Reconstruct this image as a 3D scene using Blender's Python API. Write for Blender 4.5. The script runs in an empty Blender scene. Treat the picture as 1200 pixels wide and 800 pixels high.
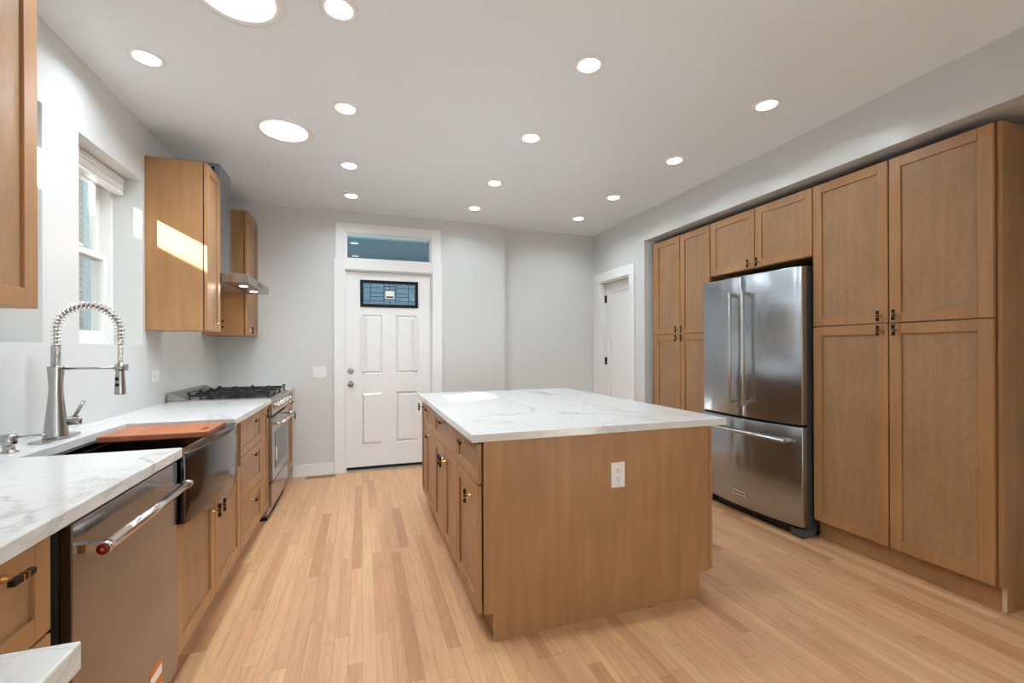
import bpy, bmesh, math, random
from mathutils import Vector, Matrix
random.seed(7)
C = bpy.context.scene.collection
PI = math.pi

# ------------------------------------------------------------------ camera
F, YAW, ROLL, CY, H = 523.0, math.radians(18.632), math.radians(-0.2037), 409.2, 1.27
cd = bpy.data.cameras.new('camera'); cam = bpy.data.objects.new('camera', cd); C.objects.link(cam)
cd.sensor_width = 36.0; cd.sensor_fit = 'HORIZONTAL'; cd.lens = F / 1200 * 36
cd.shift_y = (CY - 400) / 1200; cd.clip_start = 0.02; cd.clip_end = 200
fw = Vector((math.sin(YAW), math.cos(YAW), 0)); r0 = Vector((math.cos(YAW), -math.sin(YAW), 0)); u0 = Vector((0, 0, 1))
rt = math.cos(ROLL) * r0 + math.sin(ROLL) * u0; up = -math.sin(ROLL) * r0 + math.cos(ROLL) * u0
m = Matrix((rt, up, -fw)).transposed().to_4x4(); m.translation = (0, 0, H); cam.matrix_world = m
bpy.context.scene.camera = cam

# ------------------------------------------------------------------ world, sun, exposure
W = bpy.data.worlds.new('sky'); bpy.context.scene.world = W; W.use_nodes = True
bg = W.node_tree.nodes['Background']; bg.inputs[0].default_value = (0.88, 0.94, 1.0, 1); bg.inputs[1].default_value = 1.8
sd = bpy.data.lights.new('sun', 'SUN'); sun = bpy.data.objects.new('sun', sd); C.objects.link(sun)
sd.energy = 75.0; sd.angle = math.radians(0.9); sd.color = (1.0, 0.97, 0.94)
sun.rotation_euler = Vector((1.0, 0.53, -0.547)).to_track_quat('-Z', 'Y').to_euler()
vs = bpy.context.scene.view_settings
bpy.context.scene.display_settings.display_device = 'sRGB'
vs.view_transform = 'Standard'; vs.look = 'None'; vs.gamma = 1.0; vs.use_curve_mapping = False; vs.exposure = -0.04
DOWN_W, TUBE_W, HOOD_W = 4.5, 12.5, 0.7          # lamp powers
CEIL, XL, XR, YB, YN = 2.70, -1.30, 2.80, 4.93, -3.2

# ------------------------------------------------------------------ materials
def lin(r, g, b):
    f = lambda c: (c / 255 / 12.92) if c / 255 <= 0.04045 else ((c / 255 + 0.055) / 1.055) ** 2.4
    return (f(r), f(g), f(b), 1)
def new(name):
    mt = bpy.data.materials.new(name); mt.use_nodes = True
    nt = mt.node_tree; return mt, nt, nt.nodes['Principled BSDF']
def N(nt, t, **k):
    n = nt.nodes.new(t)
    for a, v in k.items(): setattr(n, a, v)
    return n
def plain(name, col, rough=0.5, metal=0.0, spec=0.5, noise=0.0, nscale=30, bump=0.0, emit=0, coat=0):
    mt, nt, p = new(name)
    p.inputs['Base Color'].default_value = col; p.inputs['Roughness'].default_value = rough
    p.inputs['Metallic'].default_value = metal; p.inputs['Specular IOR Level'].default_value = spec
    p.inputs['Coat Weight'].default_value = coat
    if emit:
        p.inputs['Emission Color'].default_value = col; p.inputs['Emission Strength'].default_value = emit
    tc = N(nt, 'ShaderNodeTexCoord'); nz = N(nt, 'ShaderNodeTexNoise'); nz.inputs['Scale'].default_value = nscale
    nt.links.new(tc.outputs['Object'], nz.inputs['Vector'])
    if noise:
        mr = N(nt, 'ShaderNodeMapRange'); mr.inputs[3].default_value = rough - noise; mr.inputs[4].default_value = rough + noise
        nt.links.new(nz.outputs['Fac'], mr.inputs[0]); nt.links.new(mr.outputs[0], p.inputs['Roughness'])
    if bump:
        b = N(nt, 'ShaderNodeBump'); b.inputs['Strength'].default_value = bump; b.inputs['Distance'].default_value = 0.002
        nt.links.new(nz.outputs['Fac'], b.inputs['Height']); nt.links.new(b.outputs[0], p.inputs['Normal'])
    return mt

def wood(name, c1, c2, rough=0.38, swirl=0.0, horiz=False):
    mt, nt, p = new(name); L = nt.links
    tc = N(nt, 'ShaderNodeTexCoord'); mp = N(nt, 'ShaderNodeMapping')
    mp.inputs['Scale'].default_value = (26, 2.2, 26) if horiz else (26, 26, 1.9)
    L.new(tc.outputs['Object'], mp.inputs[0])
    n1 = N(nt, 'ShaderNodeTexNoise'); n1.inputs['Scale'].default_value = 1.0; n1.inputs['Detail'].default_value = 6
    L.new(mp.outputs[0], n1.inputs['Vector'])
    n2 = N(nt, 'ShaderNodeTexNoise'); n2.inputs['Scale'].default_value = 3.2; n2.inputs['Detail'].default_value = 3
    L.new(tc.outputs['Object'], n2.inputs['Vector'])
    mixf = N(nt, 'ShaderNodeMath', operation='ADD'); a = N(nt, 'ShaderNodeMath', operation='MULTIPLY'); b = N(nt, 'ShaderNodeMath', operation='MULTIPLY')
    a.inputs[1].default_value = 0.5; b.inputs[1].default_value = 0.5
    L.new(n1.outputs['Fac'], a.inputs[0]); L.new(n2.outputs['Fac'], b.inputs[0]); L.new(a.outputs[0], mixf.inputs[0]); L.new(b.outputs[0], mixf.inputs[1])
    src = mixf.outputs[0]
    if swirl:
        w = N(nt, 'ShaderNodeTexNoise'); w.inputs['Scale'].default_value = 2.0; w.inputs['Distortion'].default_value = 1.2
        ms = N(nt, 'ShaderNodeMapping'); ms.inputs['Scale'].default_value = (3, 3, 1.1); L.new(tc.outputs['Object'], ms.inputs[0]); L.new(ms.outputs[0], w.inputs['Vector'])
        mm = N(nt, 'ShaderNodeMath', operation='MULTIPLY'); mm.inputs[1].default_value = 60; L.new(w.outputs['Fac'], mm.inputs[0])
        sn = N(nt, 'ShaderNodeMath', operation='SINE'); L.new(mm.outputs[0], sn.inputs[0])
        m3 = N(nt, 'ShaderNodeMath', operation='MULTIPLY_ADD'); m3.inputs[1].default_value = swirl; L.new(sn.outputs[0], m3.inputs[0]); L.new(src, m3.inputs[2])
        src = m3.outputs[0]
    cr = N(nt, 'ShaderNodeValToRGB'); cr.color_ramp.elements[0].position = 0.32; cr.color_ramp.elements[1].position = 0.68
    cr.color_ramp.elements[0].color = c1; cr.color_ramp.elements[1].color = c2
    L.new(src, cr.inputs[0]); L.new(cr.outputs[0], p.inputs['Base Color'])
    p.inputs['Roughness'].default_value = rough
    return mt

def floor_mat():
    mt, nt, p = new('oak_strip_floor'); L = nt.links
    tc = N(nt, 'ShaderNodeTexCoord'); sp = N(nt, 'ShaderNodeSeparateXYZ'); L.new(tc.outputs['Object'], sp.inputs[0])
    def M(op, a, b=None, c=None):
        n = N(nt, 'ShaderNodeMath', operation=op)
        for i, v in enumerate((a, b, c)):
            if v is None: continue
            if isinstance(v, (int, float)): n.inputs[i].default_value = v
            else: L.new(v, n.inputs[i])
        return n.outputs[0]
    wd = 0.0572
    xr = M('DIVIDE', sp.outputs[0], wd); row = M('FLOOR', xr); fx = M('FRACT', xr)
    wr = N(nt, 'ShaderNodeTexWhiteNoise', noise_dimensions='1D'); L.new(row, wr.inputs['W'])
    ln = M('MULTIPLY_ADD', wr.outputs['Value'], 0.5, 0.75)
    yo = M('MULTIPLY_ADD', wr.outputs['Value'], 13.7, sp.outputs[1])
    yr = M('DIVIDE', yo, ln); idx = M('FLOOR', yr); fy = M('FRACT', yr)
    cb = N(nt, 'ShaderNodeCombineXYZ'); L.new(row, cb.inputs[0]); L.new(idx, cb.inputs[1])
    wp = N(nt, 'ShaderNodeTexWhiteNoise', noise_dimensions='2D'); L.new(cb.outputs[0], wp.inputs['Vector'])
    # grain, offset for each board
    gv = N(nt, 'ShaderNodeCombineXYZ')
    L.new(M('MULTIPLY', sp.outputs[0], 42), gv.inputs[0]); L.new(M('MULTIPLY', sp.outputs[1], 1.7), gv.inputs[1]); L.new(M('MULTIPLY', wp.outputs['Value'], 50), gv.inputs[2])
    g = N(nt, 'ShaderNodeTexNoise'); g.inputs['Scale'].default_value = 1; g.inputs['Detail'].default_value = 5; g.inputs['Distortion'].default_value = 0.6
    L.new(gv.outputs[0], g.inputs['Vector'])
    # cathedral rings
    gv2 = N(nt, 'ShaderNodeCombineXYZ')
    L.new(M('MULTIPLY', sp.outputs[0], 9), gv2.inputs[0]); L.new(M('MULTIPLY', sp.outputs[1], 1.1), gv2.inputs[1]); L.new(M('MULTIPLY', wp.outputs['Value'], 31), gv2.inputs[2])
    g2 = N(nt, 'ShaderNodeTexNoise'); g2.inputs['Scale'].default_value = 1; g2.inputs['Detail'].default_value = 1; L.new(gv2.outputs[0], g2.inputs['Vector'])
    ring = M('POWER', M('ABSOLUTE', M('SINE', M('MULTIPLY', g2.outputs['Fac'], 42))), 6)
    cr = N(nt, 'ShaderNodeValToRGB'); e = cr.color_ramp.elements
    e[0].position = 0; e[0].color = lin(190, 139, 101); e[1].position = 1; e[1].color = lin(219, 179, 134)
    for pos, col in ((0.3, lin(210, 163, 124)), (0.55, lin(214, 170, 128)), (0.8, lin(212, 163, 125))):
        k = e.new(pos); k.color = col
    L.new(wp.outputs['Value'], cr.inputs[0])
    dark = M('ADD', M('MULTIPLY', M('SUBTRACT', g.outputs['Fac'], 0.5), 0.5), M('MULTIPLY', ring, -0.08))
    val = M('ADD', 0.95, dark)
    gap = M('MAXIMUM', M('GREATER_THAN', fx, 0.975), M('LESS_THAN', fy, 0.0022))
    val = M('MULTIPLY', val, M('SUBTRACT', 1.0, M('MULTIPLY', gap, 0.42)))
    hs = N(nt, 'ShaderNodeHueSaturation'); hs.inputs['Saturation'].default_value = 1.03; L.new(cr.outputs[0], hs.inputs['Color']); L.new(val, hs.inputs['Value'])
    L.new(hs.outputs[0], p.inputs['Base Color'])
    p.inputs['Roughness'].default_value = 0.36
    bp = N(nt, 'ShaderNodeBump'); bp.inputs['Strength'].default_value = 0.15; bp.inputs['Distance'].default_value = 0.001
    L.new(M('SUBTRACT', 1.0, gap), bp.inputs['Height']); L.new(bp.outputs[0], p.inputs['Normal'])
    return mt

def quartz_mat():
    mt, nt, p = new('white_veined_quartz'); L = nt.links
    tc = N(nt, 'ShaderNodeTexCoord')
    def vein(scale, dist, width, seed, detail=4):
        mp = N(nt, 'ShaderNodeMapping'); mp.inputs['Location'].default_value = seed; mp.inputs['Rotation'].default_value = (0, 0, 0.7)
        mp.inputs['Scale'].default_value = (1, 0.55, 1)
        L.new(tc.outputs['Object'], mp.inputs[0])
        n = N(nt, 'ShaderNodeTexNoise'); n.inputs['Scale'].default_value = scale; n.inputs['Detail'].default_value = detail; n.inputs['Distortion'].default_value = dist; n.inputs['Roughness'].default_value = 0.55
        L.new(mp.outputs[0], n.inputs['Vector'])
        s = N(nt, 'ShaderNodeMath', operation='SUBTRACT'); s.inputs[1].default_value = 0.5; L.new(n.outputs['Fac'], s.inputs[0])
        a = N(nt, 'ShaderNodeMath', operation='ABSOLUTE'); L.new(s.outputs[0], a.inputs[0])
        r = N(nt, 'ShaderNodeMapRange'); r.inputs[1].default_value = 0; r.inputs[2].default_value = width; r.inputs[3].default_value = 1; r.inputs[4].default_value = 0
        L.new(a.outputs[0], r.inputs[0]); return r.outputs[0]
    v1 = vein(1.15, 0.8, 0.016, (3.1, 1.7, 0), 5); v2 = vein(2.3, 1.2, 0.010, (8.3, 4.4, 0), 6); v3 = vein(0.9, 0.3, 0.09, (3.1, 1.7, 0), 3)
    msk = N(nt, 'ShaderNodeTexNoise'); msk.inputs['Scale'].default_value = 1.7; L.new(tc.outputs['Object'], msk.inputs['Vector'])
    mr = N(nt, 'ShaderNodeMapRange'); mr.inputs[1].default_value = 0.42; mr.inputs[2].default_value = 0.62; L.new(msk.outputs['Fac'], mr.inputs[0])
    def mul(a, b):
        n = N(nt, 'ShaderNodeMath', operation='MULTIPLY')
        for i, v in enumerate((a, b)):
            if isinstance(v, float): n.inputs[i].default_value = v
            else: L.new(v, n.inputs[i])
        return n.outputs[0]
    def add(a, b):
        n = N(nt, 'ShaderNodeMath', operation='ADD', use_clamp=True); L.new(a, n.inputs[0]); L.new(b, n.inputs[1]); return n.outputs[0]
    f = add(add(mul(v1, mr.outputs[0]), mul(v2, 0.32)), mul(mul(v3, mr.outputs[0]), 0.14))
    mx = N(nt, 'ShaderNodeMix', data_type='RGBA'); mx.inputs[6].default_value = lin(219, 219, 217); mx.inputs[7].default_value = lin(160, 156, 150)
    L.new(mul(f, 0.75), mx.inputs[0]); L.new(mx.outputs[2], p.inputs['Base Color'])
    p.inputs['Roughness'].default_value = 0.12; p.inputs['Specular IOR Level'].default_value = 0.5
    return mt

def brushed(name, col, rough, axis='z', wav=0.0, wscale=2.5):
    mt, nt, p = new(name); L = nt.links
    p.inputs['Metallic'].default_value = 1.0; p.inputs['Base Color'].default_value = col
    tc = N(nt, 'ShaderNodeTexCoord'); mp = N(nt, 'ShaderNodeMapping')
    mp.inputs['Scale'].default_value = {'z': (260, 260, 3), 'y': (260, 3, 260), 'x': (3, 260, 260)}[axis]
    L.new(tc.outputs['Object'], mp.inputs[0])
    n = N(nt, 'ShaderNodeTexNoise'); n.inputs['Scale'].default_value = 1; n.inputs['Detail'].default_value = 3; L.new(mp.outputs[0], n.inputs['Vector'])
    mr = N(nt, 'ShaderNodeMapRange'); mr.inputs[3].default_value = rough - 0.01; mr.inputs[4].default_value = rough + 0.02
    L.new(n.outputs['Fac'], mr.inputs[0]); L.new(mr.outputs[0], p.inputs['Roughness'])
    if wav:
        m2 = N(nt, 'ShaderNodeMapping'); m2.inputs['Scale'].default_value = (1, 3.6, 0.7); L.new(tc.outputs['Object'], m2.inputs[0])
        n2 = N(nt, 'ShaderNodeTexNoise'); n2.inputs['Scale'].default_value = wscale; n2.inputs['Detail'].default_value = 1; L.new(m2.outputs[0], n2.inputs['Vector'])
        b = N(nt, 'ShaderNodeBump'); b.inputs['Strength'].default_value = 1; b.inputs['Distance'].default_value = wav
        L.new(n2.outputs['Fac'], b.inputs['Height']); L.new(b.outputs[0], p.inputs['Normal'])
    return mt

def glass_mat(name, tint, refl=0.10, rough=0.0, bump=0.0):
    mt = bpy.data.materials.new(name); mt.use_nodes = True; nt = mt.node_tree; nt.nodes.clear(); L = nt.links
    o = N(nt, 'ShaderNodeOutputMaterial'); t = N(nt, 'ShaderNodeBsdfTransparent'); g = N(nt, 'ShaderNodeBsdfGlossy'); mx = N(nt, 'ShaderNodeMixShader')
    t.inputs[0].default_value = tint; g.inputs['Roughness'].default_value = rough
    lw = N(nt, 'ShaderNodeLayerWeight'); lw.inputs[0].default_value = 0.5
    fr = N(nt, 'ShaderNodeMath', operation='POWER'); fr.inputs[1].default_value = 4.0; L.new(lw.outputs['Facing'], fr.inputs[0])
    ad = N(nt, 'ShaderNodeMath', operation='ADD', use_clamp=True); ad.inputs[1].default_value = refl + 0.02; L.new(fr.outputs[0], ad.inputs[0])
    L.new(ad.outputs[0], mx.inputs[0]); L.new(t.outputs[0], mx.inputs[1]); L.new(g.outputs[0], mx.inputs[2]); L.new(mx.outputs[0], o.inputs[0])
    if bump:
        tc = N(nt, 'ShaderNodeTexCoord'); nz = N(nt, 'ShaderNodeTexNoise'); nz.inputs['Scale'].default_value = 40; L.new(tc.outputs['Object'], nz.inputs['Vector'])
        b = N(nt, 'ShaderNodeBump'); b.inputs['Strength'].default_value = bump; b.inputs['Distance'].default_value = 0.01
        L.new(nz.outputs['Fac'], b.inputs['Height']); L.new(b.outputs[0], g.inputs['Normal'])
    return mt

def brick_mat():
    mt, nt, p = new('pale_brick'); L = nt.links
    tc = N(nt, 'ShaderNodeTexCoord'); sp = N(nt, 'ShaderNodeSeparateXYZ'); cb = N(nt, 'ShaderNodeCombineXYZ')
    L.new(tc.outputs['Object'], sp.inputs[0]); L.new(sp.outputs[1], cb.inputs[0]); L.new(sp.outputs[2], cb.inputs[1])
    b = N(nt, 'ShaderNodeTexBrick'); b.inputs['Scale'].default_value = 1; b.inputs['Brick Width'].default_value = 0.21; b.inputs['Row Height'].default_value = 0.07
    b.inputs['Mortar Size'].default_value = 0.008; b.inputs['Color1'].default_value = lin(200, 190, 178); b.inputs['Color2'].default_value = lin(172, 160, 150); b.inputs['Mortar'].default_value = lin(150, 146, 140)
    L.new(cb.outputs[0], b.inputs['Vector']); L.new(b.outputs[0], p.inputs['Base Color']); p.inputs['Roughness'].default_value = 0.9
    return mt

M_WALL = plain('wall_paint', lin(213, 214, 213), 0.30, spec=0.5, bump=0.02, nscale=60)
M_CEIL = plain('ceiling_paint', lin(240, 247, 253), 0.6, bump=0.02, nscale=60)
M_TRIM = plain('trim_paint', lin(240, 240, 240), 0.3)
M_FLOOR = floor_mat()
M_WOOD = wood('stained_maple', lin(152, 109, 69), lin(177, 132, 88))
M_PANEL = wood('stained_maple_veneer', lin(146, 110, 76), lin(168, 130, 93), swirl=0.05)
M_RAW = plain('raw_edge_wood', lin(206, 178, 140), 0.6)
M_DARKGAP = plain('dark_gap', lin(30, 22, 18), 0.8)
M_QUARTZ = quartz_mat()
M_STEEL = brushed('brushed_steel', (0.41, 0.445, 0.475, 1), 0.24, 'z', wav=0.010, wscale=2.2)
M_STEELH = brushed('brushed_steel_horizontal', (0.60, 0.58, 0.56, 1), 0.26, 'y')
M_DW = brushed('dishwasher_steel', (0.26, 0.25, 0.25, 1), 0.20, 'y')
M_RANGE = brushed('range_steel', (0.46, 0.43, 0.41, 1), 0.22, 'y')
M_STEELX = brushed('satin_nickel', (0.42, 0.405, 0.395, 1), 0.22, 'z')
M_CHROME = plain('polished_steel', (0.82, 0.80, 0.78, 1), 0.10, 1.0)
M_GUN = brushed('gunmetal_steel', (0.115, 0.11, 0.115, 1), 0.13, 'y')
M_BLACK = plain('black_metal', lin(13, 13, 13), 0.4, spec=0.3)
M_IRON = plain('cast_iron', lin(20, 20, 22), 0.5, bump=0.2, nscale=200)
M_DGREY = plain('dark_grey_enamel', lin(74, 76, 80), 0.45)
M_BRASS = plain('brass', (0.80, 0.55, 0.22, 1), 0.22, 1.0)
M_BOARD = wood('sapele_board', lin(150, 84, 54), lin(186, 112, 74), 0.45, horiz=True)
M_PLATE = plain('white_plastic', lin(236, 236, 234), 0.35)
M_SLOT = plain('dark_slot', lin(25, 25, 25), 0.6)
M_RED = plain('red_medallion', lin(120, 10, 14), 0.25)
M_ORANGE = plain('orange_label', lin(222, 112, 34), 0.5)
M_PAPER = plain('white_paper', lin(236, 232, 224), 0.6)
M_OVEN = plain('oven_glass', lin(40, 34, 30), 0.06, spec=0.7)
M_LAMP = plain('lamp_diffuser', (1, 0.99, 0.97, 1), 0.5, emit=6)
M_TUBE = plain('skylight_diffuser', (1, 1, 1, 1), 0.5, emit=4)
M_GLASS = glass_mat('window_glass', (0.93, 0.97, 0.96, 1), 0.02)
M_TGLASS = glass_mat('transom_glass', (0.62, 0.84, 0.90, 1), 0.10)
M_LEAD = glass_mat('leaded_glass', (0.22, 0.38, 0.46, 1), 0.16, rough=0.06, bump=0.6)
M_BLUE = plain('blue_paint', lin(92, 138, 168), 0.5)
M_SIDE = plain('pale_blue_siding', lin(168, 190, 196), 0.6)
M_BRICK = brick_mat()
M_GROUND = plain('concrete', lin(150, 146, 140), 0.9)
M_VENT = wood('oak_register', lin(150, 105, 70), lin(176, 130, 90))
M_CAME = plain('lead_came', lin(40, 44, 50), 0.4, 0.6)
M_ALU = plain('aluminium_sill', (0.6, 0.58, 0.55, 1), 0.35, 1.0)

# ------------------------------------------------------------------ helpers
def ident(a, b, c): return (a, b, c)
def bx(bm, x0, x1, y0, y1, z0, z1, mi=0, f=ident):
    vs_ = [bm.verts.new(f(x, y, z)) for x in (x0, x1) for y in (y0, y1) for z in (z0, z1)]
    fs = []
    for q in ((0, 1, 3, 2), (4, 6, 7, 5), (0, 4, 5, 1), (2, 3, 7, 6), (0, 2, 6, 4), (1, 5, 7, 3)):
        fc = bm.faces.new([vs_[i] for i in q]); fc.material_index = mi; fs.append(fc)
    return fs
def prism(bm, pts, z0, z1, f=ident, mi=0):
    a = [bm.verts.new(f(p[0], p[1], z0)) for p in pts]; b = [bm.verts.new(f(p[0], p[1], z1)) for p in pts]
    n = len(pts); fs = [bm.faces.new(a[::-1]), bm.faces.new(b)]
    for i in range(n): fs.append(bm.faces.new((a[i], a[(i + 1) % n], b[(i + 1) % n], b[i])))
    for q in fs: q.material_index = mi
def basis(d):
    d = Vector(d).normalized(); h = Vector((0, 0, 1)) if abs(d.z) < 0.9 else Vector((1, 0, 0))
    u = h.cross(d).normalized(); return u, d.cross(u).normalized(), d
def lathe(bm, o, d, prof, n=24, mi=0, smooth=True):
    u, v, w = basis(d); o = Vector(o); rings = []
    for r, h in prof:
        rings.append([bm.verts.new(o + w * h + (u * math.cos(2 * PI * k / n) + v * math.sin(2 * PI * k / n)) * max(r, 1e-4)) for k in range(n)])
    for i in range(len(rings) - 1):
        for k in range(n):
            fc = bm.faces.new((rings[i][k], rings[i][(k + 1) % n], rings[i + 1][(k + 1) % n], rings[i + 1][k])); fc.smooth = smooth; fc.material_index = mi
    for rg, rv in ((rings[0], True), (rings[-1], False)):
        fc = bm.faces.new(rg[::-1] if rv else rg); fc.material_index = mi
def cyl(bm, a, b, r, n=16, mi=0):
    a = Vector(a); b = Vector(b); lathe(bm, a, b - a, [(r, 0), (r, (b - a).length)], n, mi)
def tube(bm, pts, r, n=8, mi=0):
    pts = [Vector(p) for p in pts]; t = (pts[1] - pts[0]).normalized(); u, v, _ = basis(t); rings = []
    for i, p in enumerate(pts):
        t2 = (pts[min(i + 1, len(pts) - 1)] - pts[max(i - 1, 0)]).normalized()
        u = (u - t2 * u.dot(t2)).normalized(); v = t2.cross(u)
        rr = r[i] if isinstance(r, list) else r
        rings.append([bm.verts.new(p + (u * math.cos(2 * PI * k / n) + v * math.sin(2 * PI * k / n)) * rr) for k in range(n)])
    for i in range(len(rings) - 1):
        for k in range(n):
            fc = bm.faces.new((rings[i][k], rings[i][(k + 1) % n], rings[i + 1][(k + 1) % n], rings[i + 1][k])); fc.smooth = True; fc.material_index = mi
    bm.faces.new(rings[0][::-1]).material_index = mi; bm.faces.new(rings[-1]).material_index = mi

def offset_of(parent):
    o = Vector((0, 0, 0))
    while parent is not None: o = o + parent.location; parent = parent.parent
    return o
def obj(name, bm, mats, parent=None, loc=None, bevel=0.0, seg=2):
    """links bm (drawn in room coordinates) as one mesh object"""
    bmesh.ops.recalc_face_normals(bm, faces=bm.faces)
    base = offset_of(parent) if parent is not None else Vector(loc or (0, 0, 0))
    bmesh.ops.translate(bm, verts=bm.verts, vec=-base)
    me = bpy.data.meshes.new(name); bm.to_mesh(me); bm.free()
    for mm in (mats if isinstance(mats, (list, tuple)) else [mats]): me.materials.append(mm)
    o = bpy.data.objects.new(name, me); C.objects.link(o)
    if parent is not None: o.parent = parent
    else: o.location = base
    if bevel:
        md = o.modifiers.new('bevel', 'BEVEL'); md.width = bevel; md.segments = seg; md.limit_method = 'ANGLE'; md.angle_limit = math.radians(40)
        md.harden_normals = False
    return o
def tag(o, label, cat, group=None):
    o['label'] = label; o['category'] = cat
    if group: o['group'] = group
    return o
def thing(name, label, cat, loc, group=None):
    o = bpy.data.objects.new(name, None); C.objects.link(o); o.location = loc; o.empty_display_size = 0.1
    return tag(o, label, cat, group)
def struct(name, bm, mats, bevel=0.0):
    o = obj(name, bm, mats, bevel=bevel); o['kind'] = 'structure'; return o
def structroot(name, loc=(0, 0, 0)):
    o = bpy.data.objects.new(name, None); C.objects.link(o); o.location = loc; o['kind'] = 'structure'; return o
def BM(): return bmesh.new()
def box(*a, **k):
    bm = BM(); bx(bm, *a, **k); return bm
def cellmesh(xs, ys, keep, z0, z1):
    """slab of any rectilinear outline: merged coplanar cells"""
    bm = BM(); vt = {}
    def v(i, j):
        if (i, j) not in vt: vt[(i, j)] = bm.verts.new((xs[i], ys[j], z1))
        return vt[(i, j)]
    fs = [bm.faces.new((v(i, j), v(i + 1, j), v(i + 1, j + 1), v(i, j + 1))) for i in range(len(xs) - 1) for j in range(len(ys) - 1) if keep(i, j)]
    r = bmesh.ops.extrude_face_region(bm, geom=fs)
    nv = [g for g in r['geom'] if isinstance(g, bmesh.types.BMVert)]
    bmesh.ops.translate(bm, verts=nv, vec=(0, 0, z0 - z1))
    bmesh.ops.recalc_face_normals(bm, faces=bm.faces)
    bmesh.ops.dissolve_limit(bm, angle_limit=0.01, verts=bm.verts, edges=bm.edges)
    return bm
def text(name, s, size, mat, parent, loc, rot, depth=0.0005):
    cu = bpy.data.curves.new(name, 'FONT'); cu.body = s; cu.size = size; cu.extrude = depth; cu.align_x = 'CENTER'; cu.align_y = 'CENTER'
    t = bpy.data.objects.new(name, cu); C.objects.link(t)
    dg = bpy.context.evaluated_depsgraph_get(); me = bpy.data.meshes.new_from_object(t.evaluated_get(dg))
    bpy.data.objects.remove(t); o = bpy.data.objects.new(name, me); C.objects.link(o); me.materials.clear(); me.materials.append(mat)
    o.parent = parent; o.location = Vector(loc) - offset_of(parent); o.rotation_euler = rot
    return o

# ------------------------------------------------------------------ room shell
struct('floor', box(XL - 0.3, 3.9, YN - 0.2, 5.25, -0.08, 0.0), M_FLOOR)
struct('ceiling', box(XL - 0.3, 3.9, YN - 0.2, 5.25, CEIL, CEIL + 0.12), M_CEIL)

# left wall with two deep window recesses (wall is 0.24 thick)
W1 = (2.727, 3.385); W2 = (1.815, 2.465); ZS, ZH = 1.305, 2.335
ys = [YN - 0.1, W2[0], W2[1], W1[0], W1[1], 5.13]
bm = BM()
for a, b in ((0, 1), (2, 3), (4, 5)): bx(bm, XL - 0.24, XL, ys[a], ys[b], 0, CEIL)
for a, b in ((1, 2), (3, 4)):
    bx(bm, XL - 0.24, XL, ys[a], ys[b], 0, ZS); bx(bm, XL - 0.24, XL, ys[a], ys[b], ZH, CEIL)
bmesh.ops.remove_doubles(bm, verts=bm.verts, dist=1e-5)
struct('wall_left', bm, M_WALL)

def dh_window(name, y0, y1):
    r = structroot(name, (XL - 0.19, (y0 + y1) / 2, ZS)); xo = XL - 0.24; xi = XL - 0.145
    bm = BM(); t = 0.035
    for a in ((y0, y0 + t), (y1 - t, y1)): bx(bm, xo, xi, a[0], a[1], ZS, ZH)
    bx(bm, xo, xi, y0 + t, y1 - t, ZS, ZS + t); bx(bm, xo, xi, y0 + t, y1 - t, ZH - t - 0.01, ZH)
    obj('window_frame', bm, M_PLATE, r, bevel=0.002)
    zm = 1.825
    def sash(nm, xa, xb, za, zb, rt_, rb):
        bm = BM(); s = 0.048; a0 = y0 + t; a1 = y1 - t
        bx(bm, xa, xb, a0, a0 + s, za, zb); bx(bm, xa, xb, a1 - s, a1, za, zb)
        bx(bm, xa, xb, a0 + s, a1 - s, za, za + rb); bx(bm, xa, xb, a0 + s, a1 - s, zb - rt_, zb)
        o = obj(nm, bm, M_PLATE, r, bevel=0.003)
        xm = (xa + xb) / 2
        obj('pane', box(xm - 0.002, xm + 0.002, a0 + s, a1 - s, za + rb, zb - rt_), M_GLASS, o)
        return o
    sash('upper_sash', xo + 0.015, xo + 0.045, zm - 0.02, ZH - t - 0.01, 0.03, 0.035)
    lo = sash('lower_sash', xo + 0.05, xi - 0.012, ZS + t, zm + 0.02, 0.035, 0.045)
    obj('sash_lock', box(xi - 0.03, xi - 0.006, (y0 + y1) / 2 - 0.03, (y0 + y1) / 2 + 0.03, zm + 0.02, zm + 0.035), M_PLATE, lo, bevel=0.003)
dh_window('window_1', *W1); dh_window('window_2', *W2)
# raised blinds at the top of both windows
for (a, b), lb in ((W1, 'white slatted blind pulled up inside the far window above the sink'), (W2, 'white slatted blind pulled up in the window behind the near wall cabinet')):
    t = thing('window_blind', lb, 'blind', (XL - 0.1, (a + b) / 2, ZH - 0.1), 'raised window blinds')
    obj('headrail', box(XL - 0.135, XL - 0.085, a + 0.012, b - 0.012, ZH - 0.042, ZH - 0.006), M_PLATE, t, bevel=0.003)
    bm = BM()
    for k in range(7): bx(bm, XL - 0.132, XL - 0.088, a + 0.016, b - 0.016, ZH - 0.052 - k * 0.0055, ZH - 0.048 - k * 0.0055)
    obj('slat_stack', bm, M_PLATE, t)
    obj('bottom_rail', box(XL - 0.133, XL - 0.087, a + 0.014, b - 0.014, ZH - 0.108, ZH - 0.09), M_PLATE, t, bevel=0.002)

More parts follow.
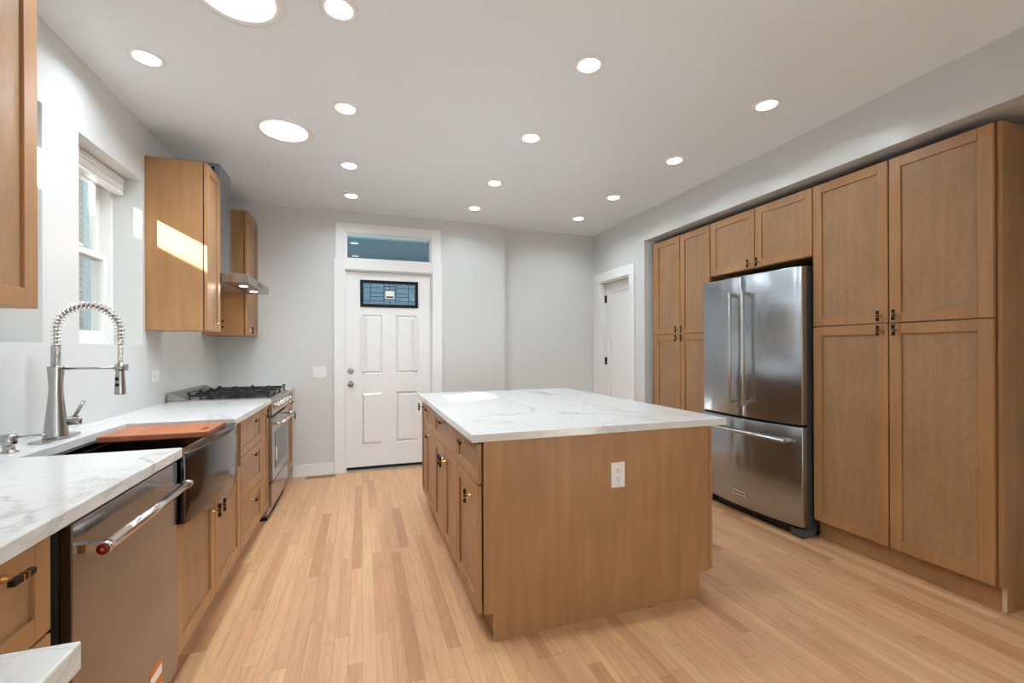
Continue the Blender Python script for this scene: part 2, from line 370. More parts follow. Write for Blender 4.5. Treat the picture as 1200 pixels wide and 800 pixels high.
# back wall: nearer part with the entry door, stepped back on the right
DX0, DX1, DZ1 = -0.166, 0.738, 2.105     # door opening
TX0, TX1, TZ0, TZ1 = -0.152, 0.726, 2.215, 2.487
XS = 1.575
bm = BM(); T = 0.16
bx(bm, XL - 0.1, DX0, YB, YB + T, 0, CEIL); bx(bm, DX1, XS, YB, YB + T, 0, CEIL)
bx(bm, DX0, DX1, YB, YB + T, TZ1, CEIL); bx(bm, DX0, DX1, YB, YB + T, DZ1, TZ0)
bx(bm, DX0, TX0, YB, YB + T, TZ0, TZ1); bx(bm, TX1, DX1, YB, YB + T, TZ0, TZ1)
bx(bm, XS, 3.9, YB + 0.1, YB + T + 0.06, 0, CEIL)
bmesh.ops.remove_doubles(bm, verts=bm.verts, dist=1e-5)
struct('wall_back', bm, M_WALL)

# right wall: upper band over a deep cabinet recess, doorway beyond
SZ = 2.397; RY0, RY1 = 0.55, 3.972; OY0, OY1, OZ = 4.235, 4.885, 2.085
bm = BM()
bx(bm, XR, XR + 0.85, YN - 0.1, RY0, 0, CEIL)
bx(bm, XR, XR + 0.85, RY0, RY1, SZ, CEIL)
bx(bm, XR, XR + 0.12, RY1, OY0, 0, CEIL); bx(bm, XR, XR + 0.12, OY1, YB + 0.1, 0, CEIL); bx(bm, XR, XR + 0.12, OY0, OY1, OZ, CEIL)
bx(bm, XR + 0.12, XR + 0.85, RY1, RY1 + 0.12, 0, CEIL)
bx(bm, XR + 0.73, XR + 0.85, RY0, RY1, 0, SZ)
struct('wall_right', bm, M_WALL)
# small hall closing off what lies behind the doorway
struct('wall_hall', box(XR + 0.9, XR + 0.98, RY1 + 0.12, YB + 0.1, 0, CEIL), M_WALL)

# near wall far behind the camera, two big windows added for fill daylight
bm = BM()
xs = [XL - 0.1, -1.0, 0.7, 0.95, 2.6, XR + 0.1]
for a, b in ((0, 1), (2, 3), (4, 5)): bx(bm, xs[a], xs[b], YN - 0.15, YN, 0, CEIL)
for a, b in ((1, 2), (3, 4)): bx(bm, xs[a], xs[b], YN - 0.15, YN, 0, 0.35); bx(bm, xs[a], xs[b], YN - 0.15, YN, 2.35, CEIL)
struct('wall_near', bm, M_WALL)
for nm, a, b in (('fill_window_4', -1.0, 0.7), ('fill_window_5', 0.95, 2.6)):
    r = structroot(nm, ((a + b) / 2, YN - 0.08, 0.35)); bm = BM(); y0, y1 = YN - 0.1, YN - 0.05
    bx(bm, a, a + 0.06, y0, y1, 0.35, 2.35); bx(bm, b - 0.06, b, y0, y1, 0.35, 2.35); bx(bm, a + 0.06, b - 0.06, y0, y1, 0.35, 0.41); bx(bm, a + 0.06, b - 0.06, y0, y1, 2.29, 2.35); bx(bm, a + 0.06, b - 0.06, y0 + 0.01, y1 - 0.01, 1.33, 1.37)
    obj('window_frame', bm, M_TRIM, r); obj('pane', box(a + 0.06, b - 0.06, YN - 0.077, YN - 0.073, 0.41, 2.29), M_GLASS, r)

# baseboards
struct('baseboard_back', box(-0.655, -0.27, YB - 0.014, YB, 0, 0.115), M_TRIM, bevel=0.003)
bm = box(0.845, XS, YB - 0.014, YB, 0, 0.115); bx(bm, XS, XR, YB + 0.086, YB + 0.1, 0, 0.115); struct('baseboard_back_right', bm, M_TRIM, bevel=0.003)
struct('baseboard_right', box(XR - 0.014, XR, RY1, OY0 - 0.1, 0, 0.115), M_TRIM, bevel=0.003)

# entry door, casing and transom
bm = BM(); y0, y1 = YB - 0.02, YB
bx(bm, -0.268, DX0, y0, y1, 0, 2.215); bx(bm, DX1, 0.845, y0, y1, 0, 2.215); bx(bm, DX0, DX1, y0, y1, DZ1, 2.215)
struct('trim_1', bm, M_TRIM, bevel=0.003)
bm = BM()
bx(bm, -0.252, TX0, y0 + 0.002, y1, 2.215, 2.583); bx(bm, TX1, 0.834, y0 + 0.002, y1, 2.215, 2.583); bx(bm, TX0, TX1, y0 + 0.002, y1, TZ1, 2.583)
struct('trim_2', bm, M_TRIM, bevel=0.003)
r = structroot('door_1', (0.286, YB + 0.07, 0))
bm = BM()
for a, b in ((DX0, DX0 + 0.012), (DX1 - 0.012, DX1)): bx(bm, a, b, YB, YB + T, 0, DZ1)
bx(bm, DX0 + 0.012, DX1 - 0.012, YB, YB + T, DZ1 - 0.012, DZ1)
obj('door_jamb', bm, M_TRIM, r)
obj('threshold', box(DX0 + 0.012, DX1 - 0.012, YB - 0.03, YB + 0.09, 0, 0.018), M_ALU, r, bevel=0.003)
obj('door_sweep', box(DX0 + 0.014, DX1 - 0.014, YB + 0.028, YB + 0.06, 0.018, 0.042), M_BLACK, r)
# slab: raised panels made by insetting cut cells
SX0, SX1, SZ0, SZ1 = DX0 + 0.014, DX1 - 0.014, 0.042, DZ1 - 0.016; YD = YB + 0.025
LX0, LX1, LZ0, LZ1 = -0.012, 0.588, 1.722, 2.008
cx = sorted([SX0, 0.004, 0.208, 0.352, 0.572, SX1, LX0 + 0.03, LX1 - 0.03]); cz = [SZ0, 0.275, 0.818, 1.015, 1.642, LZ0 + 0.03, LZ1 - 0.03, SZ1]
bm = BM(); vt = {}
def gv(i, j):
    if (i, j) not in vt: vt[(i, j)] = bm.verts.new((cx[i], YD, cz[j]))
    return vt[(i, j)]
px = [(0.004, 0.208), (0.352, 0.572)]; pz = [(0.275, 0.818), (1.015, 1.642)]
groups = {}
for i in range(len(cx) - 1):
    for j in range(len(cz) - 1):
        mx_, mz_ = (cx[i] + cx[i + 1]) / 2, (cz[j] + cz[j + 1]) / 2
        if LX0 + 0.03 < mx_ < LX1 - 0.03 and LZ0 + 0.03 < mz_ < LZ1 - 0.03: continue
        fc = bm.faces.new((gv(i, j), gv(i + 1, j), gv(i + 1, j + 1), gv(i, j + 1)))
        for a, xr_ in enumerate(px):
            for b, zr_ in enumerate(pz):
                if xr_[0] < mx_ < xr_[1] and zr_[0] < mz_ < zr_[1]: groups.setdefault((a, b), []).append(fc)
for g_ in groups.values():
    bmesh.ops.inset_region(bm, faces=g_, thickness=0.014, depth=-0.013)
    bmesh.ops.inset_region(bm, faces=g_, thickness=0.005, depth=0.0)
    bmesh.ops.inset_region(bm, faces=g_, thickness=0.020, depth=0.010)
bm.normal_update()
# make sure the inset went away from the room
slab = obj('door_slab', bm, M_TRIM, r)
sm = slab.modifiers.new('thickness', 'SOLIDIFY'); sm.thickness = 0.04; sm.offset = 1
bm = BM()
def rect_frame(bm, x0, x1, z0, z1, w, y0, y1):
    bx(bm, x0, x0 + w, y0, y1, z0, z1); bx(bm, x1 - w, x1, y0, y1, z0, z1); bx(bm, x0 + w, x1 - w, y0, y1, z0, z0 + w); bx(bm, x0 + w, x1 - w, y0, y1, z1 - w, z1)
rect_frame(bm, LX0, LX1, LZ0, LZ1, 0.033, YD - 0.012, YD + 0.03)
fr = obj('glass_frame', bm, M_BLACK, r, bevel=0.003)
gx0, gx1, gz0, gz1 = LX0 + 0.033, LX1 - 0.033, LZ0 + 0.033, LZ1 - 0.033
obj('pane', box(gx0, gx1, YD + 0.006, YD + 0.010, gz0, gz1), M_LEAD, fr)
bm = BM(); c = 0.0025; w_, h_ = gx1 - gx0, gz1 - gz0
def came(u0, v0, u1, v1):
    bx(bm, gx0 + u0 * w_ - c, gx0 + u1 * w_ + c, YD + 0.001, YD + 0.006, gz0 + v0 * h_ - c, gz0 + v1 * h_ + c)
for u in (0.13, 0.39, 0.62, 0.87): came(u, 0, u, 1)
for v, a, b in ((0.8, 0, 0.39), (0.8, 0.62, 1), (0.55, 0.13, 0.39), (0.36, 0.13, 0.39), (0.55, 0.62, 0.87), (0.36, 0.62, 0.87), (0.16, 0, 0.39), (0.16, 0.62, 1), (0.88, 0.39, 0.62), (0.7, 0.39, 0.62), (0.25, 0.39, 0.62)): came(a, v, b, v)
came(0.5, 0, 0.5, 0.25); came(0.5, 0.7, 0.5, 1)
obj('lead_came', bm, M_CAME, fr)
bm = box(gx0 + 0.42 * w_, gx0 + 0.59 * w_, YD - 0.001, YD + 0.001, gz0 + 0.27 * h_, gz0 + 0.66 * h_)
bx(bm, gx0 + 0.435 * w_, gx0 + 0.575 * w_, YD - 0.0016, YD - 0.0009, gz0 + 0.31 * h_, gz0 + 0.40 * h_, 1)
obj('paper_sticker', bm, [M_PAPER, M_DGREY], fr)
for z_, nm in ((1.050, 'deadbolt'), (0.912, 'door_knob')):
    bm = BM()
    if nm == 'deadbolt':
        lathe(bm, (-0.107, YD, z_), (0, -1, 0), [(0.031, 0), (0.031, 0.006), (0.026, 0.012), (0.020, 0.014)], 28)
        bx(bm, -0.112, -0.102, YD - 0.032, YD - 0.014, z_ - 0.016, z_ + 0.016)
    else:
        lathe(bm, (-0.107, YD, z_), (0, -1, 0), [(0.032, 0), (0.031, 0.008), (0.013, 0.012), (0.012, 0.030), (0.024, 0.040), (0.029, 0.052), (0.026, 0.064), (0.014, 0.070), (0.0, 0.071)], 28)
    obj(nm, bm, M_STEELX, r)
r = structroot('window_3', ((TX0 + TX1) / 2, YB + 0.08, TZ0))
bm = BM(); rect_frame(bm, TX0, TX1, TZ0, TZ1, 0.014, YB + 0.0, YB + 0.15)
obj('window_frame', bm, M_TRIM, r)
obj('pane', box(TX0 + 0.014, TX1 - 0.014, YB + 0.075, YB + 0.079, TZ0 + 0.014, TZ1 - 0.014), M_TGLASS, r)

# doorway on the right with a white one-panel door
r = structroot('door_2', (XR + 0.1, (OY0 + OY1) / 2, 0))
bm = BM()
for a, b in ((OY0, OY0 + 0.014), (OY1 - 0.014, OY1)): bx(bm, XR, XR + 0.12, a, b, 0, OZ)
bx(bm, XR, XR + 0.12, OY0 + 0.014, OY1 - 0.014, OZ - 0.014, OZ)
obj('door_jamb', bm, M_TRIM, r)
bm = BM(); xa, xb = XR + 0.07, XR + 0.105; a0, a1, b1 = OY0 + 0.016, OY1 - 0.016, OZ - 0.018
s = 0.11
bx(bm, xa, xb, a0, a0 + s, 0.01, b1); bx(bm, xa, xb, a1 - s, a1, 0.01, b1); bx(bm, xa, xb, a0 + s, a1 - s, 0.01, 0.2); bx(bm, xa, xb, a0 + s, a1 - s, b1 - s, b1)
bx(bm, xa + 0.012, xb - 0.012, a0 + s, a1 - s, 0.2, b1 - s)
lf = obj('door_leaf', bm, M_TRIM, r, bevel=0.003)
for z_ in (0.35, 1.125, 1.885):
    bm = BM(); cyl(bm, (xa - 0.008, a1 + 0.002, z_ - 0.045), (xa - 0.008, a1 + 0.002, z_ + 0.045), 0.007, 12); bx(bm, xa - 0.004, xa, a1 - 0.03, a1, z_ - 0.045, z_ + 0.045)
    obj('hinge', bm, M_BLACK, r)
bm = BM(); x0, x1 = XR - 0.02, XR
bx(bm, x0, x1, OY0 - 0.1, OY0, 0, OZ); bx(bm, x0, x1, OY1, YB + 0.092, 0, OZ); bx(bm, x0, x1, OY0 - 0.1, YB + 0.092, OZ, OZ + 0.115)
struct('trim_3', bm, M_TRIM, bevel=0.003)

# ------------------------------------------------------------------ outside
struct('ground', box(-12, 12, 5.3, 16, -0.3, -0.2), M_GROUND)
struct('ground_side', box(-12, XL - 0.3, -8, 5.3, -0.3, -0.2), M_GROUND)
t = thing('neighboring_house', 'pale brick neighbouring house with light blue corner boards seen through the side window', 'house', (-3.2, 7.0, -0.2))
obj('brick_wall', box(-4.2, -2.85, 4.2, 6.05, -0.2, 6.0), M_BRICK, t)
obj('corner_board', box(-4.2, -2.82, 6.05, 6.32, -0.2, 6.0), M_SIDE, t, bevel=0.01)
bm = BM()
for k in range(44): prism(bm, [(-2.87, 0), (-2.82, 0), (-2.86, 0.15), (-2.9, 0.15)], 6.32, 11.0, f=lambda a, b, c, k=k: (a, c, -0.2 + k * 0.14 + b))
bx(bm, -4.2, -2.88, 6.32, 11, -0.2, 6)
obj('siding', bm, M_SIDE, t)
t = thing('sun_blocker_wall', 'unseen low brick wall added outside the sink windows to block the lower sun', 'sun_blocker_wall', (-3.2, 1.0, -0.2))  # unseen wall, added so direct sun reaches only the window tops
obj('brick_wall', box(-4.2, -2.70, -6, 4.2, -0.2, 2.675), M_BRICK, t)
obj('roof_cap', box(-4.25, -2.66, -6.05, 4.2, 2.675, 2.72), M_DGREY, t)  # top edge height set to trim the sun patches indoors
# porch beyond the entry door
t = thing('porch', 'blue painted porch seen through the glass above the entry door', 'porch', (0.3, 6.0, -0.2))
obj('porch_ceiling', box(-1.6, 2.6, 5.16, 7.6, 2.62, 2.70), M_BLUE, t)
obj('porch_beam', box(-1.6, 2.6, 7.4, 7.6, 2.36, 2.62), M_BLUE, t)
obj('porch_floor', box(-1.6, 2.6, 5.16, 7.6, -0.2, -0.02), M_GROUND, t)
for x in (-1.45, 2.45): obj('porch_post', box(x - 0.06, x + 0.06, 7.42, 7.54, -0.02, 2.36), M_TRIM, t, bevel=0.008)

# ------------------------------------------------------------------ ceiling lights
def downlight(x, y, label, R=0.078, r_=0.052, grp='recessed ceiling downlights', mat=M_LAMP, watts=DOWN_W, nm='recessed_downlight', cat='ceiling light', sz=0.09):
    t = thing(nm, label, cat, (x, y, CEIL), grp)
    bm = BM(); lathe(bm, (x, y, CEIL), (0, 0, -1), [(R, -0.02), (R, 0.003), (R - 0.004, 0.006), (r_ + 0.004, 0.004), (r_, 0.0)], 40)
    obj('trim_ring', bm, M_TRIM, t)
    bm = BM(); lathe(bm, (x, y, CEIL), (0, 0, -1), [(r_, 0.0), (r_, 0.0052), (r_ * 0.6, 0.0062), (0, 0.0064)], 40)
    obj('diffuser', bm, mat, t)
    ld = bpy.data.lights.new('lamp', 'AREA'); ld.shape = 'DISK'; ld.size = sz; ld.energy = watts; ld.color = (0.84, 0.935, 1.0) if mat is M_LAMP else (0.86, 0.94, 1.0)
    ld.spread = math.radians(150)
    lo = bpy.data.objects.new('lamp', ld); C.objects.link(lo); lo.parent = t; lo.location = (0, 0, -0.012)
cols = ((-0.085, 'left-hand'), (1.09, 'middle'), (2.26, 'right-hand'))
rows = ((2.005, 'nearest the camera'), (2.82, 'second from the camera'), (3.685, 'third from the camera'), (4.40, 'farthest, close to the back wall'))
for x, cn in cols:
    for y, rn in rows:
        downlight(x, y, 'round white ceiling downlight in the %s row, %s' % (cn, rn))
for x, cn in cols:
    for y in (-0.6, -2.0):
        downlight(x, y, 'round white downlight behind the camera, %s row' % cn)
downlight(-0.99, 2.637, 'round white downlight above the sink beside the left windows')
for y, lb in ((3.235, 'large round bright skylight tube diffuser nearer the range hood'), (2.06, 'large round bright skylight tube diffuser cut by the top of the picture')):
    downlight(-0.472, y, lb, 0.178, 0.137, 'skylight tube diffusers', M_TUBE, TUBE_W, 'skylight_diffuser', 'skylight', 0.26)

# ------------------------------------------------------------------ cabinets
def knob(parent, n, xf, y, z, horiz):
    """black bar on a brass stem; n = outward x direction, xf = face"""
    bm = BM()
    lathe(bm, (xf, y, z), (n, 0, 0), [(0.0085, 0), (0.0085, 0.003), (0.0048, 0.006), (0.0045, 0.022), (0.006, 0.026)], 14, 1)
    L_, q = 0.030, 0.0058
    for a, b, mi in ((-L_, -0.009, 0), (-0.009, -0.0045, 1), (-0.0045, 0.0045, 0), (0.0045, 0.009, 1), (0.009, L_, 0)):
        qq = q if mi == 0 else q + 0.0012
        if horiz: bx(bm, xf + n * (0.03 - qq), xf + n * (0.03 + qq), y + a, y + b, z - qq, z + qq, mi)
        else: bx(bm, xf + n * (0.03 - qq), xf + n * (0.03 + qq), y - qq, y + qq, z + a, z + b, mi)
    return obj('bar_knob', bm, [M_BLACK, M_BRASS], parent)
def front(parent, kind, n, xf, y0, y1, z0, z1, rail=0.058, kn=None, horiz=False):
    """five-piece recessed-panel front whose outer face lies at xf"""
    g = 0.0022; y0 += g; y1 -= g; z0 += g; z1 -= g; t = 0.019; f = lambda a, b, c: (xf - n * a, b, c)
    bm = BM()
    bx(bm, 0, t, y0, y0 + rail, z0, z1, 0, f); bx(bm, 0, t, y1 - rail, y1, z0, z1, 0, f)
    bx(bm, 0, t, y0 + rail, y1 - rail, z0, z0 + rail, 0, f); bx(bm, 0, t, y0 + rail, y1 - rail, z1 - rail, z1, 0, f)
    bx(bm, 0.009, t - 0.002, y0 + rail, y1 - rail, z0 + rail, z1 - rail, 1, f)
    o = obj(kind, bm, [M_WOOD, M_PANEL], parent, bevel=0.0018)
    if kn: knob(o, n, xf, kn[0], kn[1], horiz)
    return o
def unit(name, label, n, xf, y0, y1, z0, z1, depth, fronts, toe=None, cat='cabinet', group=None, hollow=False):
    """n: facing direction, xf: outer face of the fronts"""
    xc = xf - n * 0.026; xb = xc - n * depth
    t = thing(name, label, cat, ((xc + xb) / 2, (y0 + y1) / 2, z0 if toe is None else 0), group)
    a, b = sorted((xc, xb)); g = 0.0008
    bm = BM()
    if hollow:
        for ya, yb in ((y0 + g, y0 + 0.018), (y1 - 0.018, y1 - g)): bx(bm, a, b, ya, yb, z0, z1)
        bx(bm, a, b, y0 + 0.018, y1 - 0.018, z0, z0 + 0.018)
        bx(bm, *(sorted((xb, xb + n * 0.012))), y0 + 0.018, y1 - 0.018, z0, z1)
        bx(bm, *(sorted((xc, xc - n * 0.018))), y0 + 0.018, y1 - 0.018, 0.56, hollow)
    else: bx(bm, a, b, y0 + g, y1 - g, z0, z1)
    obj('carcass', bm, M_WOOD, t, bevel=0.001)
    if toe is not None:
        xt = xf - n * toe; a, b = sorted((xt, xb)); obj('toe_kick', box(a, b, y0 + g, y1 - g, 0, z0), M_WOOD, t)
    for fr_ in fronts: front(t, *[fr_[0]], n, xf, *fr_[1:5], **fr_[5])
    return t
D = dict
ZT = 0.872; ZC = 0.908; ZB = 0.118     # cabinet top, counter top, box bottom
XF = -0.655                            # left run front faces
dl = XF - 0.026 - (XL + 0.004)
g3 = [(ZB, 0.385), (0.385, 0.64), (0.64, 0.862)]
unit('base_cabinet', 'wooden drawer base cabinet in the near left corner beside the dishwasher', 1, XF, 0.75, 1.272, ZB, ZT, dl,
     [('drawer', 0.85, 1.268, 0.652, 0.862, D(kn=(1.125, 0.832), horiz=True, rail=0.05)), ('drawer', 0.85, 1.268, 0.39, 0.648, D(kn=(1.125, 0.618), horiz=True, rail=0.05)), ('drawer', 0.85, 1.268, ZB, 0.386, D(kn=(1.125, 0.35), horiz=True, rail=0.05))], toe=0.07)
unit('sink_cabinet', 'wooden two-door sink base cabinet below the dark apron sink', 1, XF, 1.972, 2.905, ZB, ZT, dl,
     [('door', 1.975, 2.437, ZB, 0.615, D(kn=(2.395, 0.53))), ('door', 2.439, 2.900, ZB, 0.615, D(kn=(2.475, 0.53)))], toe=0.07, hollow=0.61)
unit('base_cabinet', 'wooden three-drawer base cabinet right of the dark apron sink', 1, XF, 2.906, 3.482, ZB, ZT, dl,
     [('drawer', 2.910, 3.480, 0.655, 0.862, D(kn=(3.175, 0.829), horiz=True, rail=0.048)), ('drawer', 2.910, 3.480, 0.39, 0.652, D(kn=(3.175, 0.618), horiz=True, rail=0.048)), ('drawer', 2.910, 3.480, ZB, 0.387, D(kn=(3.175, 0.335), horiz=True, rail=0.048))], toe=0.07)
unit('base_cabinet', 'narrow one-door base cabinet on the near side of the range', 1, XF, 3.483, 3.712, ZB, ZT, dl,
     [('door', 3.485, 3.708, ZB, 0.862, D(kn=(3.53, 0.825), rail=0.045))], toe=0.07)
unit('base_cabinet', 'wooden base cabinet between the range and the back wall', 1, XF, 4.482, 4.925, ZB, ZT, dl,
     [('drawer', 4.486, 4.91, 0.69, 0.862, D(kn=(4.70, 0.775), horiz=True, rail=0.04)), ('door', 4.486, 4.91, ZB, 0.686, D(kn=(4.87, 0.62)))], toe=0.07)
# near return of the counter (behind the corner slab)
tt = thing('base_cabinet', 'corner return cabinet below the counter corner at the bottom left edge of the picture', 'cabinet', (-0.8, 0.38, 0))
obj('carcass', box(XL + 0.004, -0.365, 0.09, 0.68, ZB, ZT), M_WOOD, tt); obj('toe_kick', box(XL + 0.004, -0.365, 0.15, 0.61, 0, ZB), M_WOOD, tt)

# upper cabinets on the left wall
du = -0.958 - 0.026 - (XL + 0.002)
unit('wall_cabinet', 'wooden wall cabinet cropped at the top left corner of the picture', 1, -0.95, 0.88, 1.784, 1.40, 2.505, du + 0.008,
     [('door', 0.882, 1.331, 1.398, 2.503, D()), ('door', 1.334, 1.784, 1.398, 2.503, D())])
unit('wall_cabinet', 'wooden wall cabinet between the window and the range hood, sunlight on its side', 1, -0.958, 3.42, 3.706, 1.402, 2.505, du,
     [('door', 3.418, 3.706, 1.40, 2.505, D(kn=(3.635, 1.455)))])
unit('wall_cabinet', 'wooden wall cabinet behind the range hood, against the back wall', 1, -0.958, 4.487, 4.925, 1.402, 2.505, du,
     [('door', 4.487, 4.925, 1.40, 2.505, D(kn=(4.56, 1.45)))])

# island
YI0, YI1 = 1.868, 3.742
XI = 0.472
zi = 0.872; zd = 0.684
def isl(name, lb, y0, y1, fr_): unit(name, lb, -1, XI, y0, y1, 0.122, zi, 0.585, fr_, toe=0.075)
isl('base_cabinet', 'island cabinet nearest the camera on the left side, one drawer over one door', YI0 + 0.019, 2.318,
    [('drawer', 1.872, 2.316, zd, 0.862, D(kn=(2.12, 0.824), horiz=True, rail=0.045)), ('door', 1.872, 2.316, 0.122, zd - 0.003, D(kn=(1.995, 0.605)))])
isl('base_cabinet', 'island cabinet with one wide drawer over a pair of doors', 2.319, 3.070,
    [('drawer', 2.321, 3.068, zd, 0.862, D(kn=(2.69, 0.832), horiz=True, rail=0.045)), ('door', 2.321, 2.693, 0.122, zd - 0.003, D(kn=(2.66, 0.60))), ('door', 2.696, 3.068, 0.122, zd - 0.003, D(kn=(2.73, 0.60)))])
isl('base_cabinet', 'island cabinet with a drawer and door, third from the camera on the left side', 3.071, 3.52,
    [('drawer', 3.073, 3.518, zd, 0.862, D(kn=(3.31, 0.829), horiz=True, rail=0.045)), ('door', 3.073, 3.518, 0.122, zd - 0.003, D(kn=(3.30, 0.635), horiz=True))])
isl('base_cabinet', 'narrow full-height-door island cabinet at the far left end of the island', 3.521, YI1,
    [('door', 3.523, YI1 - 0.002, 0.122, 0.862, D(kn=(3.69, 0.805), rail=0.045))])
unit('base_cabinet', 'island cabinet doors on the side facing the refrigerator', 1, 1.732, YI0 + 0.019, YI1, 0.122, zi, 0.60,
     [('drawer', 1.872 + k * 0.467, 1.872 + (k + 1) * 0.467, zd, 0.862, D(rail=0.045)) for k in range(4)] + [('door', 1.872 + k * 0.467, 1.872 + (k + 1) * 0.467, 0.122, zd - 0.003, D(rail=0.045)) for k in range(4)], toe=0.09)
bm = BM()
prism(bm, [(0.498, 0.122), (0.544, 0.122), (0.544, 0), (1.642, 0), (1.642, 0.122), (1.703, 0.122), (1.703, zi), (0.498, zi)], YI0 - 0.001, YI0 + 0.018, f=lambda a, b, c: (a, c, b))
for xe in (0.5425, 1.6422): bx(bm, xe, xe + 0.0013, YI0 - 0.0008, YI0 + 0.0178, 0.001, 0.1215, 1)
o = obj('end_panel', bm, [M_WOOD, M_RAW], loc=(1.1, YI0, 0), bevel=0.001); tag(o, 'large plain wooden panel covering the near end of the island', 'panel')
# island worktop
bm = cellmesh([0.443, 1.808], [1.852, 3.776], lambda i, j: True, ZT, ZC)
tag(obj('countertop', bm, M_QUARTZ, loc=(1.12, 2.8, ZT), bevel=0.003), 'white grey-veined quartz slab on top of the island', 'countertop')
# left worktop: L shape with a cut-out for the sink
SXB, SY0, SY1 = -1.115, 1.985, 2.700
xs = [XL + 0.001, SXB, -0.635, -0.333]; ys = [0.06, 0.703, SY0 - 0.012, SY1 + 0.02, 3.716]
def keepL(i, j):
    if i == 2: return j == 0
    if j == 2: return i == 0
    return True
tag(obj('countertop', cellmesh(xs, ys, keepL, ZT, ZC), M_QUARTZ, loc=(-0.97, 2.0, ZT), bevel=0.003), 'white veined quartz worktop along the left wall around the sink', 'countertop')
tag(obj('countertop', cellmesh([XL + 0.001, -0.635], [4.481, 4.929], lambda i, j: True, ZT, ZC), M_QUARTZ, loc=(-0.97, 4.7, ZT), bevel=0.003), 'small piece of white worktop between range and back wall', 'countertop')

# tall cabinets on the right
XT = 2.86; HT = 2.348; ZM = 1.413; BT = 0.127; dt = 0.60
unit('pantry_cabinet', 'tall four-door wooden pantry cabinet nearest the camera, right of the refrigerator', -1, XT, 1.282, 2.184, BT, HT, dt,
     [('door', 1.282, 1.731, ZM, HT, D(kn=(1.692, ZM + 0.043))), ('door', 1.734, 2.184, ZM, HT, D(kn=(1.773, ZM + 0.043))),
      ('door', 1.282, 1.731, BT, ZM - 0.002, D(kn=(1.692, ZM - 0.043))), ('door', 1.734, 2.184, BT, ZM - 0.002, D(kn=(1.773, ZM - 0.043)))], toe=0.055)
unit('pantry_cabinet', 'tall four-door wooden pantry cabinet beyond the refrigerator', -1, XT, 3.112, 3.882, BT, HT, dt,
     [('door', 3.114, 3.495, ZM, HT, D(kn=(3.455, ZM + 0.04))), ('door', 3.498, 3.880, ZM, HT, D(kn=(3.532, ZM + 0.04))),
      ('door', 3.114, 3.495, BT, ZM - 0.002, D(kn=(3.455, ZM - 0.042))), ('door', 3.498, 3.880, BT, ZM - 0.002, D(kn=(3.532, ZM - 0.042)))], toe=0.055)
unit('wall_cabinet', 'short two-door wooden cabinet above the refrigerator', -1, XT, 2.187, 3.110, 1.888, HT, dt,
     [('door', 2.188, 2.647, 1.888, HT, D(kn=(2.610, 1.927))), ('door', 2.650, 3.109, 1.888, HT, D(kn=(2.692, 1.927)))])
bm = BM(); prism(bm, [(2.882, BT), (2.912, BT), (2.912, 0), (3.48, 0), (3.48, HT + 0.002), (2.882, HT + 0.002)], 1.262, 1.281, f=lambda a, b, c: (a, c, b))
bx(bm, 2.9105, 2.9118, 1.2622, 1.2808, 0.001, BT - 0.001, 1)
tag(obj('end_panel', bm, [M_WOOD, M_RAW], loc=(3.18, 1.27, 0), bevel=0.001), 'tall wooden side panel at the right edge beside the near pantry cabinet', 'panel')
bm = BM(); prism(bm, [(2.872, BT), (2.93, BT), (2.93, 0), (3.48, 0), (3.48, HT), (2.872, HT)], 3.884, 3.925, f=lambda a, b, c: (a, c, b))
tag(obj('end_panel', bm, M_WOOD, loc=(3.18, 3.90, 0), bevel=0.001), 'narrow wooden filler strip at the far end of the tall cabinets', 'panel')

# ------------------------------------------------------------------ refrigerator
YF0, YF1, YFM = 2.194, 3.100, 2.648
t = thing('refrigerator', 'stainless steel french-door refrigerator with bottom freezer drawer', 'refrigerator', (3.1, YFM, 0))
obj('case', box(2.835, 3.46, YF0 + 0.012, YF1 - 0.012, 0.03, 1.79), M_DGREY, t, bevel=0.004)
bm = BM(); bx(bm, 2.80, 3.3, YF0 + 0.03, YF1 - 0.03, 0.0, 0.06); obj('base_grille', bm, M_BLACK, t)
for y_ in (YF0 + 0.045, YF1 - 0.045):
    obj('foot', box(2.775, 2.90, y_ - 0.045, y_ + 0.045, 0.0, 0.055), M_DGREY, t, bevel=0.008)
    obj('hinge_cover', box(2.80, 2.90, y_ - 0.04, y_ + 0.04, 1.79, 1.822), M_DGREY, t, bevel=0.006)
def fx(y): return 2.727 + 0.045 * ((y - YFM) / 0.453) ** 2
def bowed(y0, y1, z0, z1, n=14):
    bm = BM(); pts = [(fx(y0 + (y1 - y0) * k / n), y0 + (y1 - y0) * k / n) for k in range(n + 1)]
    # rounded outer corners
    pts = [(2.822, y0), (pts[0][0] + 0.012, y0), (pts[0][0] + 0.003, y0 + 0.003)] + pts[1:-1] + [(pts[-1][0] + 0.003, y1 - 0.003), (pts[-1][0] + 0.012, y1), (2.822, y1)]
    prism(bm, pts, z0, z1)
    for fc in bm.faces:
        if abs(fc.normal.z) < 0.5: fc.smooth = True
    bm.normal_update()
    return bm
def fridge_door(nm, y0, y1, z0, z1):
    o = obj(nm, bowed(y0, y1, z0, z1), M_STEEL, t, bevel=0.003)
    return o
ZF = 0.758
dr1 = fridge_door('door', YF0, YFM - 0.003, ZF, 1.818); dr2 = fridge_door('door', YFM + 0.003, YF1, ZF, 1.818); frz = fridge_door('freezer_drawer', YF0, YF1, 0.075, ZF - 0.018)
obj('gasket', box(2.823, 2.834, YF0 + 0.01, YF1 - 0.01, 0.08, 1.81), M_BLACK, t)
obj('mullion_gap', box(2.79, 2.822, YF0 + 0.006, YF1 - 0.006, ZF - 0.017, ZF - 0.001), M_BLACK, t)
